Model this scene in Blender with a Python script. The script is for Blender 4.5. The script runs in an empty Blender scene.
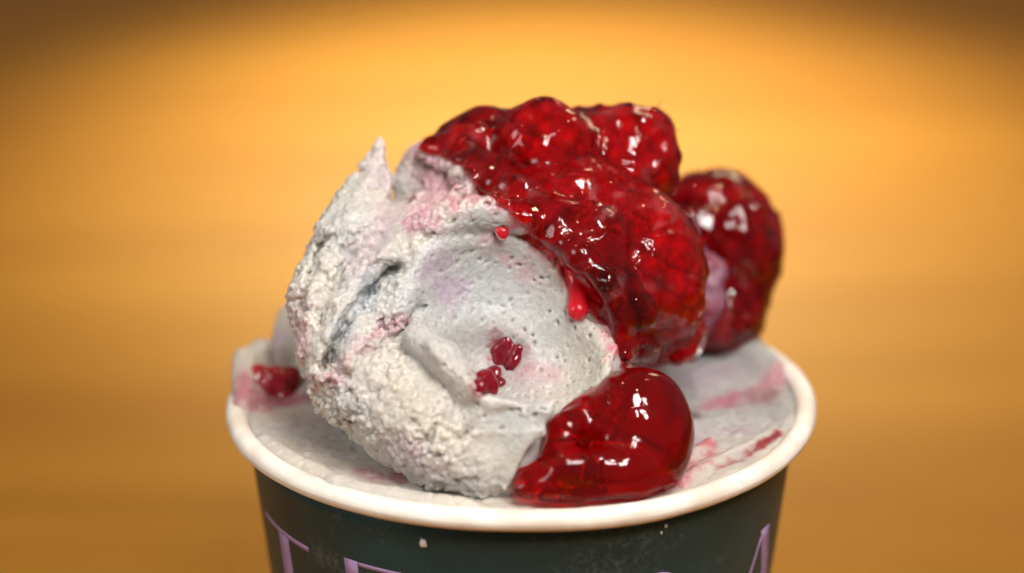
import bpy, math, random
import numpy as np
from mathutils import Vector, Matrix

random.seed(7)
rng = np.random.default_rng(7)
scene = bpy.context.scene
C = scene.collection

# ------------------------------------------------------------------ camera
CM = 0.01
H = 9.0                                  # cm, height of the cup's rim plane over the table
TH = math.radians(20.2)                  # camera looks down by this much
D = 45.0                                 # cm, camera to rim centre along the axis
F = 2808.0                               # focal length in pixels of a 1024 px wide picture
vdir = np.array([0, math.cos(TH), -math.sin(TH)])
udir = np.array([0, math.sin(TH), math.cos(TH)])
rdir = np.array([1.0, 0, 0])
camp = -D * vdir - 0.144 * rdir + 1.85 * udir          # relative to the rim centre, cm

cam_data = bpy.data.cameras.new("camera")
cam = bpy.data.objects.new("camera", cam_data)
C.objects.link(cam)
cam.location = ((camp + np.array([0, 0, H])) * CM).tolist()
cam.rotation_euler = (math.pi / 2 - TH, 0, 0)
cam_data.sensor_width = 36
cam_data.lens = F / 1024 * 36
cam_data.clip_start = 0.01
cam_data.clip_end = 50
cam_data.dof.use_dof = True
cam_data.dof.focus_distance = 0.423
cam_data.dof.aperture_fstop = 7.0
scene.camera = cam

# ------------------------------------------------------------------ world and lamps
world = bpy.data.worlds.new("World")
scene.world = world
world.use_nodes = True
bg = world.node_tree.nodes["Background"]
bg.inputs[0].default_value = (0.52, 0.46, 0.42, 1)
bg.inputs[1].default_value = 0.27

def area(name, loc, target, sx, sy, power, col):
    ld = bpy.data.lights.new(name, 'AREA')
    ld.shape = 'RECTANGLE'; ld.size = sx; ld.size_y = sy
    ld.energy = power; ld.color = col
    o = bpy.data.objects.new(name, ld); C.objects.link(o)
    o.location = loc
    d = Vector(target) - Vector(loc)
    o.rotation_euler = d.to_track_quat('-Z', 'Y').to_euler()
    return o

TGT = (0, 0, 0.1)
# a window of four panes high in front, a little to the right
wc = Vector((0.105, -0.235, 0.42)); nrm = (Vector(TGT) - wc).normalized()
wr = Vector((1, 0, 0)); wr = (wr - wr.dot(nrm) * nrm).normalized(); wu = wr.cross(nrm)
for i, (a, b) in enumerate(((-1, -1), (-1, 1), (1, -1), (1, 1))):
    p = wc + wr * a * 0.052 + wu * b * 0.068
    area("window_pane_light", p, tuple(p + nrm), 0.058, 0.080, 0.64, (1.0, 0.97, 0.94))
# soft cool light from the left, low warm light from behind
area("left_window_light", (-0.36, -0.20, 0.30), TGT, 0.18, 0.18, 0.62, (0.95, 0.98, 1.0))
area("back_warm_light", (0.25, 0.75, 0.55), TGT, 0.30, 0.12, 1.0, (1.0, 0.78, 0.5))
# small warm ceiling lamps
for x, y, z in ((-0.05, -0.55, 0.9), (0.12, -0.2, 0.95), (-0.3, 0.1, 0.9), (0.35, 0.3, 0.8)):
    area("ceiling_lamp_light", (x, y, z), TGT, 0.04, 0.04, 0.35, (1.0, 0.72, 0.4))
# warm spot that pools on the table behind the cup
sp = bpy.data.lights.new("table_spot", 'SPOT')
sp.energy = 70; sp.color = (1.0, 0.88, 0.47); sp.spot_size = math.radians(33); sp.spot_blend = 1.0
sp.shadow_soft_size = 0.05
so = bpy.data.objects.new("table_spot", sp); C.objects.link(so)
so.location = (0.0, 0.86, 0.60)
so.rotation_euler = (Vector((0.015, 0.425, 0)) - so.location).to_track_quat('-Z', 'Y').to_euler()

scene.view_settings.view_transform = 'Standard'
scene.view_settings.look = 'None'
scene.view_settings.exposure = 0
scene.view_settings.gamma = 1
scene.cycles.max_bounces = 16
scene.cycles.transmission_bounces = 14
scene.cycles.transparent_max_bounces = 12
scene.cycles.glossy_bounces = 6
scene.cycles.diffuse_bounces = 5
scene.cycles.sample_clamp_indirect = 6
scene.cycles.use_denoising = True

# ------------------------------------------------------------------ frames
def V(px, py, d):
    """picture point at depth d (cm beyond the rim centre) -> sculpting frame (right, up, depth), cm"""
    s = (D + d) / F
    return np.array([(px - 512) * s, (286.5 - py) * s, d])
def R(px, d=0.0):
    return px * (D + d) / F
def to_world(P):
    P = np.atleast_2d(P)
    Q = camp + (D + P[:, 2:3]) * vdir + P[:, 0:1] * rdir + P[:, 1:2] * udir
    Q = Q + np.array([0, 0, H])
    return Q * CM
def rel_to_world(P):
    return (np.atleast_2d(P) + np.array([0, 0, H])) * CM

# ------------------------------------------------------------------ noise
def _hash(i, j, k, s):
    h = (i.astype(np.uint32) * np.uint32(374761393) + j.astype(np.uint32) * np.uint32(668265263)
         + k.astype(np.uint32) * np.uint32(2147483647) + np.uint32((s * 974634777) & 0xffffffff))
    h = (h ^ (h >> np.uint32(13))) * np.uint32(1274126177)
    h = h ^ (h >> np.uint32(16))
    h = h * np.uint32(2246822519); h = h ^ (h >> np.uint32(15))
    return (h & np.uint32(0xffffff)).astype(np.float32) / np.float32(16777215.0)
def vnoise(P, freq, seed=0):
    q = np.asarray(P, np.float32) * np.float32(freq) + np.float32(1000.0)
    fl = np.floor(q); fr = q - fl; I = fl.astype(np.uint32)
    w = fr * fr * (3 - 2 * fr)
    out = 0
    for dx in (0, 1):
        wx = w[:, 0] if dx else 1 - w[:, 0]
        for dy in (0, 1):
            wy = w[:, 1] if dy else 1 - w[:, 1]
            for dz in (0, 1):
                wz = w[:, 2] if dz else 1 - w[:, 2]
                out = out + wx * wy * wz * _hash(I[:, 0] + dx, I[:, 1] + dy, I[:, 2] + dz, seed)
    return out * 2 - 1
def fbm(P, freq, seed=0, octs=3, gain=0.5):
    a, o, t = 1.0, 0, 0
    for n in range(octs):
        o = o + a * vnoise(P, freq * (2.03 ** n), seed + n * 17); t += a; a *= gain
    return o / t
def worley(P, freq, seed=0):
    """distance to the nearest cell point (0..~1) and that cell's random number"""
    q = np.asarray(P, np.float32) * np.float32(freq) + np.float32(1000.0)
    I = np.floor(q).astype(np.int64)
    best = np.full(len(P), 9.0, np.float32); idv = np.zeros(len(P), np.float32)
    for dx in (-1, 0, 1):
        for dy in (-1, 0, 1):
            for dz in (-1, 0, 1):
                a, b, c = I[:, 0] + dx, I[:, 1] + dy, I[:, 2] + dz
                hx = _hash(a, b, c, seed + 1)
                ddx = a + hx - q[:, 0]
                ddy = b + _hash(a, b, c, seed + 2) - q[:, 1]
                ddz = c + _hash(a, b, c, seed + 3) - q[:, 2]
                d = ddx * ddx + ddy * ddy + ddz * ddz
                m = d < best
                best = np.where(m, d, best).astype(np.float32); idv = np.where(m, hx, idv)
    return np.sqrt(best), idv

# ------------------------------------------------------------------ distance fields
def ell(P, c, r):
    q = P - np.asarray(c, np.float32); r = np.asarray(r, np.float32)
    k0 = np.sqrt(((q / r) ** 2).sum(1)); k1 = np.sqrt(((q / (r * r)) ** 2).sum(1)) + 1e-6
    return k0 * (k0 - 1) / k1
def rell(P, c, r, ang):
    """ellipsoid turned by ang (degrees, anticlockwise in the picture)"""
    a = math.radians(ang); q = P - np.asarray(c, np.float32)
    x = q[:, 0] * math.cos(a) + q[:, 1] * math.sin(a); y = -q[:, 0] * math.sin(a) + q[:, 1] * math.cos(a)
    return ell(np.stack([x, y, q[:, 2]], 1), (0, 0, 0), r)
def cap(P, a, b, ra, rb):
    a = np.asarray(a, np.float32); b = np.asarray(b, np.float32)
    ab = b - a; t = np.clip(((P - a) @ ab) / (ab @ ab + 1e-9), 0, 1)
    return np.linalg.norm(P - a - t[:, None] * ab, axis=1) - (ra + (rb - ra) * t)
def chain(P, pts, k=0.05):
    """pts: (px, py, d, radius px)"""
    o = None
    for p, q in zip(pts[:-1], pts[1:]):
        f = cap(P, V(*p[:3]), V(*q[:3]), R(p[3], p[2]), R(q[3], q[2]))
        o = f if o is None else smin(o, f, k)
    return o
def smin(a, b, k):
    h = np.clip(0.5 + 0.5 * (b - a) / k, 0, 1)
    return b * (1 - h) + a * h - k * h * (1 - h)
def smax(a, b, k): return -smin(-a, -b, k)
def sstep(a, b, x):
    t = np.clip((x - a) / (b - a), 0, 1); return t * t * (3 - 2 * t)
def poly2(P, pts, reach=None):
    """distance (px, seen from the lens) to a polyline given in picture points; also where along it (0..1)"""
    s = F / (D + P[:, 2]); X = P[:, 0] * s + 512; Y = 286.5 - P[:, 1] * s
    full = len(P); ok = None
    if reach:
        A = np.array(pts, float)
        ok = np.nonzero((X > A[:, 0].min() - reach) & (X < A[:, 0].max() + reach) & (Y > A[:, 1].min() - reach) & (Y < A[:, 1].max() + reach))[0]
        X, Y = X[ok], Y[ok]
    best = np.full(len(X), 1e9, np.float32); along = np.zeros(len(X), np.float32); n = len(pts) - 1
    for i in range(n):
        (x0, y0), (x1, y1) = pts[i], pts[i + 1]
        dx, dy = x1 - x0, y1 - y0; L = dx * dx + dy * dy + 1e-9
        t = np.clip(((X - x0) * dx + (Y - y0) * dy) / L, 0, 1)
        d = np.hypot(X - x0 - t * dx, Y - y0 - t * dy)
        m = d < best; best = np.where(m, d, best); along = np.where(m, (i + t) / n, along)
    if ok is not None:
        b2 = np.full(full, 1e9, np.float32); a2 = np.zeros(full, np.float32); b2[ok] = best; a2[ok] = along
        return b2, a2
    return best, along
def gauss(d, w): return np.exp(-(d / w) ** 2)

import time
T0 = time.time()
def extract(f, lo, hi, h, margin=0.12):
    """surface nets over a sparse band of the field f; returns vertices and quads"""
    K = 4
    lo = np.asarray(lo, float); hi = np.asarray(hi, float)
    n = np.ceil((hi - lo) / (h * K)).astype(int) + 1
    ax = [lo[i] + (np.arange(n[i]) * K + 1.5) * h for i in range(3)]
    G = np.stack(np.meshgrid(*ax, indexing='ij'), -1).reshape(-1, 3).astype(np.float32)
    Cc = f(G).reshape(n).astype(np.float32)
    act = np.abs(Cc) < h * K * 1.3 + margin
    Fv = Cc.repeat(K, 0).repeat(K, 1).repeat(K, 2)
    M = act.repeat(K, 0).repeat(K, 1).repeat(K, 2)
    idx = np.nonzero(M)
    P = np.stack([lo[i] + idx[i] * h for i in range(3)], 1).astype(np.float32)
    out = np.empty(len(P), np.float32)
    for s in range(0, len(P), 400000):
        out[s:s + 400000] = f(P[s:s + 400000])
    Fv[idx] = out
    S = Fv < 0
    cnt = np.zeros(tuple(np.array(S.shape) - 1), np.uint8)
    offs = [(a, b, c) for a in (0, 1) for b in (0, 1) for c in (0, 1)]
    sh = S.shape
    for a, b, c in offs:
        cnt += S[a:sh[0] - 1 + a, b:sh[1] - 1 + b, c:sh[2] - 1 + c]
    cell = np.nonzero((cnt > 0) & (cnt < 8))
    ci = np.stack(cell, 1)
    vals = {o: Fv[cell[0] + o[0], cell[1] + o[1], cell[2] + o[2]] for o in offs}
    acc = np.zeros((len(ci), 3)); num = np.zeros(len(ci))
    for o in offs:
        for axn in range(3):
            if o[axn] == 0:
                o2 = list(o); o2[axn] = 1; o2 = tuple(o2)
                a, b = vals[o], vals[o2]
                m = (a < 0) != (b < 0)
                t = np.where(m, a / np.where(m, a - b, 1), 0)
                pt = np.tile(np.array(o, float), (len(ci), 1)); pt[:, axn] = t
                acc += pt * m[:, None]; num += m
    verts = lo + (ci + acc / num[:, None]) * h
    ids = np.full(cnt.shape, -1, np.int32); ids[cell] = np.arange(len(ci))
    quads = []
    for axn in range(3):
        a = [slice(None)] * 3; b = [slice(None)] * 3
        a[axn] = slice(0, -1); b[axn] = slice(1, None)
        e = S[tuple(a)] != S[tuple(b)]
        u, w = (axn + 1) % 3, (axn + 2) % 3
        ix = np.stack(np.nonzero(e), 1)
        ok = (ix[:, u] > 0) & (ix[:, w] > 0) & (ix[:, u] < cnt.shape[u]) & (ix[:, w] < cnt.shape[w])
        ix = ix[ok]
        inside = S[tuple(ix.T)]
        def g(du, dw):
            j = ix.copy(); j[:, u] -= du; j[:, w] -= dw
            return ids[tuple(j.T)]
        q = np.stack([g(1, 1), g(0, 1), g(0, 0), g(1, 0)], 1)
        q[~inside] = q[~inside][:, ::-1]
        quads.append(q)
    quads = np.concatenate(quads)
    quads = quads[(quads >= 0).all(1)]
    return verts, quads

def vert_normals(v, q):
    fn = np.cross(v[q[:, 2]] - v[q[:, 0]], v[q[:, 3]] - v[q[:, 1]])
    n = np.zeros_like(v)
    for i in range(4):
        for a in range(3):
            n[:, a] += np.bincount(q[:, i], fn[:, a], minlength=len(v))
    return n / (np.linalg.norm(n, axis=1, keepdims=True) + 1e-12)

def relax(v, q, it=3, k=0.5):
    e = np.concatenate([q[:, [0, 1]], q[:, [1, 2]], q[:, [2, 3]], q[:, [3, 0]]])
    e = np.concatenate([e, e[:, ::-1]]); cnt = np.bincount(e[:, 0], minlength=len(v))[:, None] + 1e-9
    for _ in range(it):
        a = np.stack([np.bincount(e[:, 0], v[e[:, 1], i], minlength=len(v)) for i in range(3)], 1) / cnt
        v = v + (a - v) * k
    return v
def mesh_obj(name, verts, quads, mat, parent=None, col=None, origin=None, smooth=True):
    me = bpy.data.meshes.new(name)
    verts = np.asarray(verts, float)
    org = np.asarray(origin, float) if origin is not None else np.zeros(3)
    me.vertices.add(len(verts)); me.vertices.foreach_set('co', (verts - org).astype(np.float32).ravel())
    q = np.asarray(quads)
    me.loops.add(q.size); me.loops.foreach_set('vertex_index', q.astype(np.int32).ravel())
    me.polygons.add(len(q)); me.polygons.foreach_set('loop_start', (np.arange(len(q)) * q.shape[1]).astype(np.int32))
    me.update(calc_edges=True); me.validate()
    if smooth: me.polygons.foreach_set('use_smooth', np.ones(len(me.polygons), bool))
    if col is not None:
        at = me.color_attributes.new('Tint', 'FLOAT_COLOR', 'POINT')
        c4 = np.ones((len(verts), 4), np.float32); c4[:, :col.shape[1]] = col
        at.data.foreach_set('color', c4.ravel())
    me.materials.append(mat)
    o = bpy.data.objects.new(name, me); C.objects.link(o)
    o.location = org.tolist()
    if parent is not None: o.parent = parent; o.location = (Vector(org) - parent.matrix_world.translation) if False else (Vector(org.tolist()) - parent.location)
    return o

def tag(o, label=None, cat=None, group=None, kind=None):
    if label: o['label'] = label
    if cat: o['category'] = cat
    if group: o['group'] = group
    if kind: o['kind'] = kind
    return o
def empty(name, loc):
    o = bpy.data.objects.new(name, None); o.empty_display_size = 0.01
    C.objects.link(o); o.location = loc; return o

# ------------------------------------------------------------------ materials
def new_mat(name):
    m = bpy.data.materials.new(name); m.use_nodes = True
    nt = m.node_tree; return m, nt, nt.nodes['Principled BSDF']
def N(nt, kind, **kw):
    n = nt.nodes.new(kind)
    for k, v in kw.items():
        if k.startswith('_'): setattr(n, k[1:], v)
        else: n.inputs[k.replace('__', ' ')].default_value = v
    return n

def ice_material(name, grain=1.0):
    m, nt, b = new_mat(name); L = nt.links.new
    at = N(nt, 'ShaderNodeAttribute', _attribute_name='Tint')
    tc = N(nt, 'ShaderNodeNewGeometry')
    n1 = N(nt, 'ShaderNodeTexNoise', Scale=900, Detail=5, Roughness=0.6)
    n2 = N(nt, 'ShaderNodeTexNoise', Scale=3200, Detail=2)
    L(tc.outputs['Position'], n1.inputs['Vector']); L(tc.outputs['Position'], n2.inputs['Vector'])
    mr = N(nt, 'ShaderNodeMapRange'); mr.inputs['From Min'].default_value = 0.3; mr.inputs['From Max'].default_value = 0.7
    mr.inputs['To Min'].default_value = 0.90; mr.inputs['To Max'].default_value = 1.08
    L(n1.outputs['Fac'], mr.inputs['Value'])
    mx = N(nt, 'ShaderNodeVectorMath', _operation='SCALE')
    L(at.outputs['Color'], mx.inputs[0]); L(mr.outputs[0], mx.inputs['Scale'])
    L(mx.outputs[0], b.inputs['Base Color'])
    add = N(nt, 'ShaderNodeMath', _operation='ADD'); L(n1.outputs['Fac'], add.inputs[0]); L(n2.outputs['Fac'], add.inputs[1])
    bp = N(nt, 'ShaderNodeBump', Strength=0.45 * grain, Distance=0.0004)
    L(add.outputs[0], bp.inputs['Height']); L(bp.outputs[0], b.inputs['Normal'])
    rr_ = N(nt, 'ShaderNodeMapRange'); rr_.inputs['From Min'].default_value = 0.35; rr_.inputs['From Max'].default_value = 0.65; rr_.inputs['To Min'].default_value = 0.28; rr_.inputs['To Max'].default_value = 0.62; L(n2.outputs['Fac'], rr_.inputs['Value']); L(rr_.outputs[0], b.inputs['Roughness'])
    b.inputs['Specular IOR Level'].default_value = 0.42
    b.inputs['Subsurface Weight'].default_value = 0.85
    b.inputs['Coat Weight'].default_value = 0.22; b.inputs['Coat Roughness'].default_value = 0.22
    b.inputs['Subsurface Radius'].default_value = (1.0, 0.85, 0.75)
    b.inputs['Subsurface Scale'].default_value = 0.0024
    return m

def sauce_material(name, dens=2500, body=0.13, thread=0.60, vary=True, red=(0.42, 0.006, 0.012)):
    m, nt, b = new_mat(name); L = nt.links.new
    b.inputs['Base Color'].default_value = (1.0, 0.93, 0.93, 1)
    b.inputs['Roughness'].default_value = 0.035
    b.inputs['IOR'].default_value = 1.42
    b.inputs['Transmission Weight'].default_value = 1.0
    d = N(nt, 'ShaderNodeBsdfPrincipled')
    d.inputs['Base Color'].default_value = (0.50, 0.010, 0.014, 1)
    d.inputs['Roughness'].default_value = 0.04; d.inputs['IOR'].default_value = 1.42
    d.inputs['Subsurface Weight'].default_value = 0.6
    d.inputs['Subsurface Radius'].default_value = (1.0, 0.12, 0.1)
    d.inputs['Subsurface Scale'].default_value = 0.0025
    ms = N(nt, 'ShaderNodeMixShader', Fac=body)
    g = N(nt, 'ShaderNodeNewGeometry')
    nm = N(nt, 'ShaderNodeTexNoise', Scale=170, Detail=3, Distortion=1.2); L(g.outputs['Position'], nm.inputs['Vector'])
    rm = N(nt, 'ShaderNodeValToRGB'); L(nm.outputs['Fac'], rm.inputs[0]); e = rm.color_ramp.elements
    e[0].position = thread; e[0].color = (*red, 1); e[1].position = thread + 0.14; e[1].color = (0.62, 0.22, 0.24, 1)
    L(rm.outputs[0], d.inputs['Base Color'])
    n0 = N(nt, 'ShaderNodeTexNoise', Scale=260, Detail=2)
    L(g.outputs['Position'], n0.inputs['Vector'])
    mr = N(nt, 'ShaderNodeMapRange'); mr.inputs['From Min'].default_value = 0.35; mr.inputs['From Max'].default_value = 0.68
    mr.inputs['To Min'].default_value = body * (0.3 if vary else 0.9); mr.inputs['To Max'].default_value = min(1, body * (2.2 if vary else 1.1))
    L(n0.outputs['Fac'], mr.inputs['Value']); L(mr.outputs[0], ms.inputs[0])
    L(b.outputs[0], ms.inputs[1]); L(d.outputs[0], ms.inputs[2])
    out = nt.nodes['Material Output']; L(ms.outputs[0], out.inputs['Surface'])
    va = N(nt, 'ShaderNodeVolumeAbsorption', Color=(0.965, 0.0, 0.13, 1), Density=dens)
    L(va.outputs[0], out.inputs['Volume'])
    n1 = N(nt, 'ShaderNodeTexNoise', Scale=420, Detail=2); L(g.outputs['Position'], n1.inputs['Vector'])
    bp = N(nt, 'ShaderNodeBump', Strength=0.12, Distance=0.0009)
    L(n1.outputs['Fac'], bp.inputs['Height']); L(bp.outputs[0], b.inputs['Normal']); L(bp.outputs[0], d.inputs['Normal'])
    return m

def berry_material(name, col, rough=0.22, sub=0.5):
    m, nt, b = new_mat(name); L = nt.links.new
    g = N(nt, 'ShaderNodeNewGeometry'); n = N(nt, 'ShaderNodeTexNoise', Scale=350, Detail=4)
    L(g.outputs['Position'], n.inputs['Vector'])
    cr = N(nt, 'ShaderNodeValToRGB'); cr.color_ramp.elements[0].position = 0.3; cr.color_ramp.elements[1].position = 0.75
    cr.color_ramp.elements[0].color = (col[0] * 0.5, col[1] * 0.4, col[2] * 0.5, 1)
    cr.color_ramp.elements[1].color = (min(1, col[0] * 1.3), col[1] * 1.6, col[2] * 1.4, 1)
    L(n.outputs['Fac'], cr.inputs[0]); L(cr.outputs[0], b.inputs['Base Color'])
    b.inputs['Roughness'].default_value = rough
    b.inputs['Subsurface Weight'].default_value = sub
    b.inputs['Subsurface Radius'].default_value = (1, 0.15, 0.12)
    b.inputs['Subsurface Scale'].default_value = 0.0015
    return m

M_ice = ice_material('gelato_ice_cream')
M_fill = ice_material('gelato_in_cup', 1.0)
M_sauce = sauce_material('raspberry_sauce')
M_gel = sauce_material('raspberry_gel', 1250, 0.12, 0.66, False)
M_drop = sauce_material('brightened_raspberry_sauce', 1800, 0.6, 0.8, False, (0.75, 0.02, 0.035))  # same sauce in a brighter opaque red, making up for shade inside it
M_drup = berry_material('raspberry_flesh', (0.66, 0.010, 0.022))
M_core = berry_material('raspberry_core', (0.40, 0.02, 0.03), 0.4)
M_dark = berry_material('raspberry_dark', (0.20, 0.004, 0.014), 0.10, 0.25)

m, nt, b = new_mat('cup_paper_white'); M_rim = m
b.inputs['Roughness'].default_value = 0.5
b.inputs['Subsurface Weight'].default_value = 0.25; b.inputs['Subsurface Scale'].default_value = 0.001
b.inputs['Subsurface Radius'].default_value = (1, 0.7, 0.5)
g = N(nt, 'ShaderNodeNewGeometry'); n = N(nt, 'ShaderNodeTexNoise', Scale=120, Detail=6)
nt.links.new(g.outputs['Position'], n.inputs['Vector'])
cr = N(nt, 'ShaderNodeValToRGB'); e = cr.color_ramp.elements; e[0].position = 0.36; e[0].color = (0.70, 0.60, 0.50, 1); e[1].position = 0.58; e[1].color = (0.84, 0.78, 0.70, 1)
nt.links.new(n.outputs['Fac'], cr.inputs[0]); nt.links.new(cr.outputs[0], b.inputs['Base Color'])
bp = N(nt, 'ShaderNodeBump', Strength=0.5, Distance=0.0008); nt.links.new(n.outputs['Fac'], bp.inputs['Height']); nt.links.new(bp.outputs[0], b.inputs['Normal'])

m, nt, b = new_mat('cup_print_dark_green'); M_wall = m; L = nt.links.new
g = N(nt, 'ShaderNodeNewGeometry')
tcx = N(nt, 'ShaderNodeTexCoord')
sep = N(nt, 'ShaderNodeSeparateXYZ'); L(g.outputs['Position'], sep.inputs[0])
at2 = N(nt, 'ShaderNodeMath', _operation='ARCTAN2'); L(sep.outputs[0], at2.inputs[0]); L(sep.outputs[1], at2.inputs[1])
ang = N(nt, 'ShaderNodeMath', _operation='MULTIPLY'); ang.inputs[1].default_value = 0.0428; L(at2.outputs[0], ang.inputs[0])
cmb = N(nt, 'ShaderNodeCombineXYZ'); L(ang.outputs[0], cmb.inputs[0]); L(sep.outputs[2], cmb.inputs[1])
rot = N(nt, 'ShaderNodeVectorRotate', Angle=math.radians(30)); rot.inputs['Axis'].default_value = (0, 0, 1); L(cmb.outputs[0], rot.inputs['Vector'])
vor = N(nt, 'ShaderNodeTexVoronoi', Scale=2600, Randomness=0.0); L(rot.outputs[0], vor.inputs['Vector'])
dot = N(nt, 'ShaderNodeMapRange'); dot.inputs['From Min'].default_value = 0.1; dot.inputs['From Max'].default_value = 0.5
dot.inputs['To Min'].default_value = 1.7; dot.inputs['To Max'].default_value = 0.5; L(vor.outputs['Distance'], dot.inputs['Value'])
n1 = N(nt, 'ShaderNodeTexNoise', Scale=60, Detail=3); L(g.outputs['Position'], n1.inputs['Vector'])
cr = N(nt, 'ShaderNodeValToRGB'); L(n1.outputs['Fac'], cr.inputs[0])
cr.color_ramp.elements[0].position = 0.35; cr.color_ramp.elements[0].color = (0.014, 0.036, 0.036, 1)
cr.color_ramp.elements[1].position = 0.65; cr.color_ramp.elements[1].color = (0.017, 0.056, 0.060, 1)
sc_ = N(nt, 'ShaderNodeVectorMath', _operation='SCALE'); L(cr.outputs[0], sc_.inputs[0]); L(dot.outputs[0], sc_.inputs['Scale'])
# dried smears of ice cream on the print
n2 = N(nt, 'ShaderNodeTexNoise', Scale=900, Detail=8, Roughness=0.75); L(g.outputs['Position'], n2.inputs['Vector'])
n3 = N(nt, 'ShaderNodeTexNoise', Scale=70, Detail=2); L(g.outputs['Position'], n3.inputs['Vector'])
mu = N(nt, 'ShaderNodeMath', _operation='MULTIPLY'); L(n2.outputs['Fac'], mu.inputs[0]); L(n3.outputs['Fac'], mu.inputs[1])
sm = N(nt, 'ShaderNodeMapRange'); sm.inputs['From Min'].default_value = 0.27; sm.inputs['From Max'].default_value = 0.48
sm.inputs['To Max'].default_value = 0.20; L(mu.outputs[0], sm.inputs['Value'])
mix = N(nt, 'ShaderNodeMix', _data_type='RGBA'); L(sm.outputs[0], mix.inputs['Factor']); L(sc_.outputs[0], mix.inputs[6]); mix.inputs[7].default_value = (0.40, 0.42, 0.42, 1)
L(mix.outputs[2], b.inputs['Base Color'])
b.inputs['Roughness'].default_value = 0.42; b.inputs['Specular IOR Level'].default_value = 0.3

m, nt, b = new_mat('letter_print_lilac'); M_letter = m
b.inputs['Base Color'].default_value = (0.36, 0.23, 0.40, 1); b.inputs['Roughness'].default_value = 0.6; b.inputs['Specular IOR Level'].default_value = 0.25

m, nt, b = new_mat('table_wood'); M_table = m; L = nt.links.new
g = N(nt, 'ShaderNodeNewGeometry'); mp = N(nt, 'ShaderNodeMapping'); mp.inputs['Scale'].default_value = (1.2, 11, 1); mp.inputs['Rotation'].default_value = (0, 0, math.radians(-4))
L(g.outputs['Position'], mp.inputs[0])
n1 = N(nt, 'ShaderNodeTexNoise', Scale=2.4, Detail=5, Distortion=0.4); L(mp.outputs[0], n1.inputs['Vector'])
n2 = N(nt, 'ShaderNodeTexNoise', Scale=26, Detail=6, Roughness=0.6); L(mp.outputs[0], n2.inputs['Vector'])
ad = N(nt, 'ShaderNodeMath', _operation='MULTIPLY_ADD'); L(n2.outputs['Fac'], ad.inputs[0]); ad.inputs[1].default_value = 0.35; L(n1.outputs['Fac'], ad.inputs[2])
cr = N(nt, 'ShaderNodeValToRGB'); L(ad.outputs[0], cr.inputs[0])
cr.color_ramp.elements[0].position = 0.5; cr.color_ramp.elements[0].color = (0.33, 0.135, 0.013, 1)
cr.color_ramp.elements[1].position = 0.9; cr.color_ramp.elements[1].color = (0.43, 0.195, 0.022, 1)
L(cr.outputs[0], b.inputs['Base Color'])
b.inputs['Roughness'].default_value = 0.55; b.inputs['Specular IOR Level'].default_value = 0.2
bp = N(nt, 'ShaderNodeBump', Strength=0.2, Distance=0.0005); L(n2.outputs['Fac'], bp.inputs['Height']); L(bp.outputs[0], b.inputs['Normal'])

# ------------------------------------------------------------------ table
def box_mesh(name, x0, x1, y0, y1, z0, z1, mat):
    v = [(x, y, z) for z in (z0, z1) for y in (y0, y1) for x in (x0, x1)]
    q = [(0, 2, 3, 1), (4, 5, 7, 6), (0, 1, 5, 4), (2, 6, 7, 3), (0, 4, 6, 2), (1, 3, 7, 5)]
    return mesh_obj(name, v, q, mat, smooth=False)
table = box_mesh('table', -0.9, 0.9, -0.7, 1.7, -0.03, 0.0, M_table)
tag(table, kind='structure')

# ------------------------------------------------------------------ cup
WR0, WZ0 = 4.38, -0.10        # wall radius and height (rim plane = 0) at the top
TAP = 0.115
def wall_r(z): return WR0 + (z - WZ0) * TAP
cup = empty('paper_cup', (0, 0, 0))
tag(cup, 'dark green paper cup with white rolled rim and lilac lettering on the table', 'cup')

def lathe(profile, n=192, wob=None):
    pr = np.array(profile); v = []
    for i in range(n):
        a = 2 * math.pi * i / n
        w = 1 + (wob(a) if wob else 0)
        v.append(np.stack([pr[:, 0] * w * math.cos(a), pr[:, 0] * w * math.sin(a), pr[:, 1]], 1))
    v = np.concatenate(v); k = len(pr); q = []
    for i in range(n):
        j = (i + 1) % n
        for p in range(k - 1):
            q.append((i * k + p, j * k + p, j * k + p + 1, i * k + p + 1))
    return v, np.array(q)
wob = lambda a: 0.004 * math.sin(2 * a + 0.6) + 0.0016 * math.sin(5 * a + 1)
prof = [(wall_r(z), z) for z in np.linspace(-H + 0.02, -0.12, 24)]
prof += [(wall_r(-0.12) - 0.05, -0.12)] + [(wall_r(z) - 0.05, z) for z in np.linspace(-0.3, -H + 0.3, 6)]
v, q = lathe(prof, wob=wob)
mesh_obj('cup_wall', rel_to_world(v), q, M_wall, cup)
# closed bottom
v, q = lathe([(0.02, -H + 0.35), (wall_r(-H) - 0.06, -H + 0.35), (wall_r(-H) - 0.06, -H + 0.30), (0.02, -H + 0.30)])
mesh_obj('cup_bottom', rel_to_world(v), q, M_rim, cup)
# rolled rim: closed roll, slightly flattened, tucked onto the wall
RMIN = 0.172; RMAJ = 4.53
rp = []
for i in range(25):
    a = 2 * math.pi * i / 24
    rp.append((RMAJ + RMIN * math.cos(a), 0.0 + RMIN * 0.95 * math.sin(a)))
v, q = lathe(rp, 256, wob=wob)
aa = np.arctan2(v[:, 1], v[:, 0])
v[:, 2] += 0.016 * np.sin(3 * aa + 1) + 0.012 * vnoise(v, 1.1, 5) + 0.003 * vnoise(v, 4, 6)
mesh_obj('rim', rel_to_world(v), q[:, ::-1], M_rim, cup)

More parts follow.
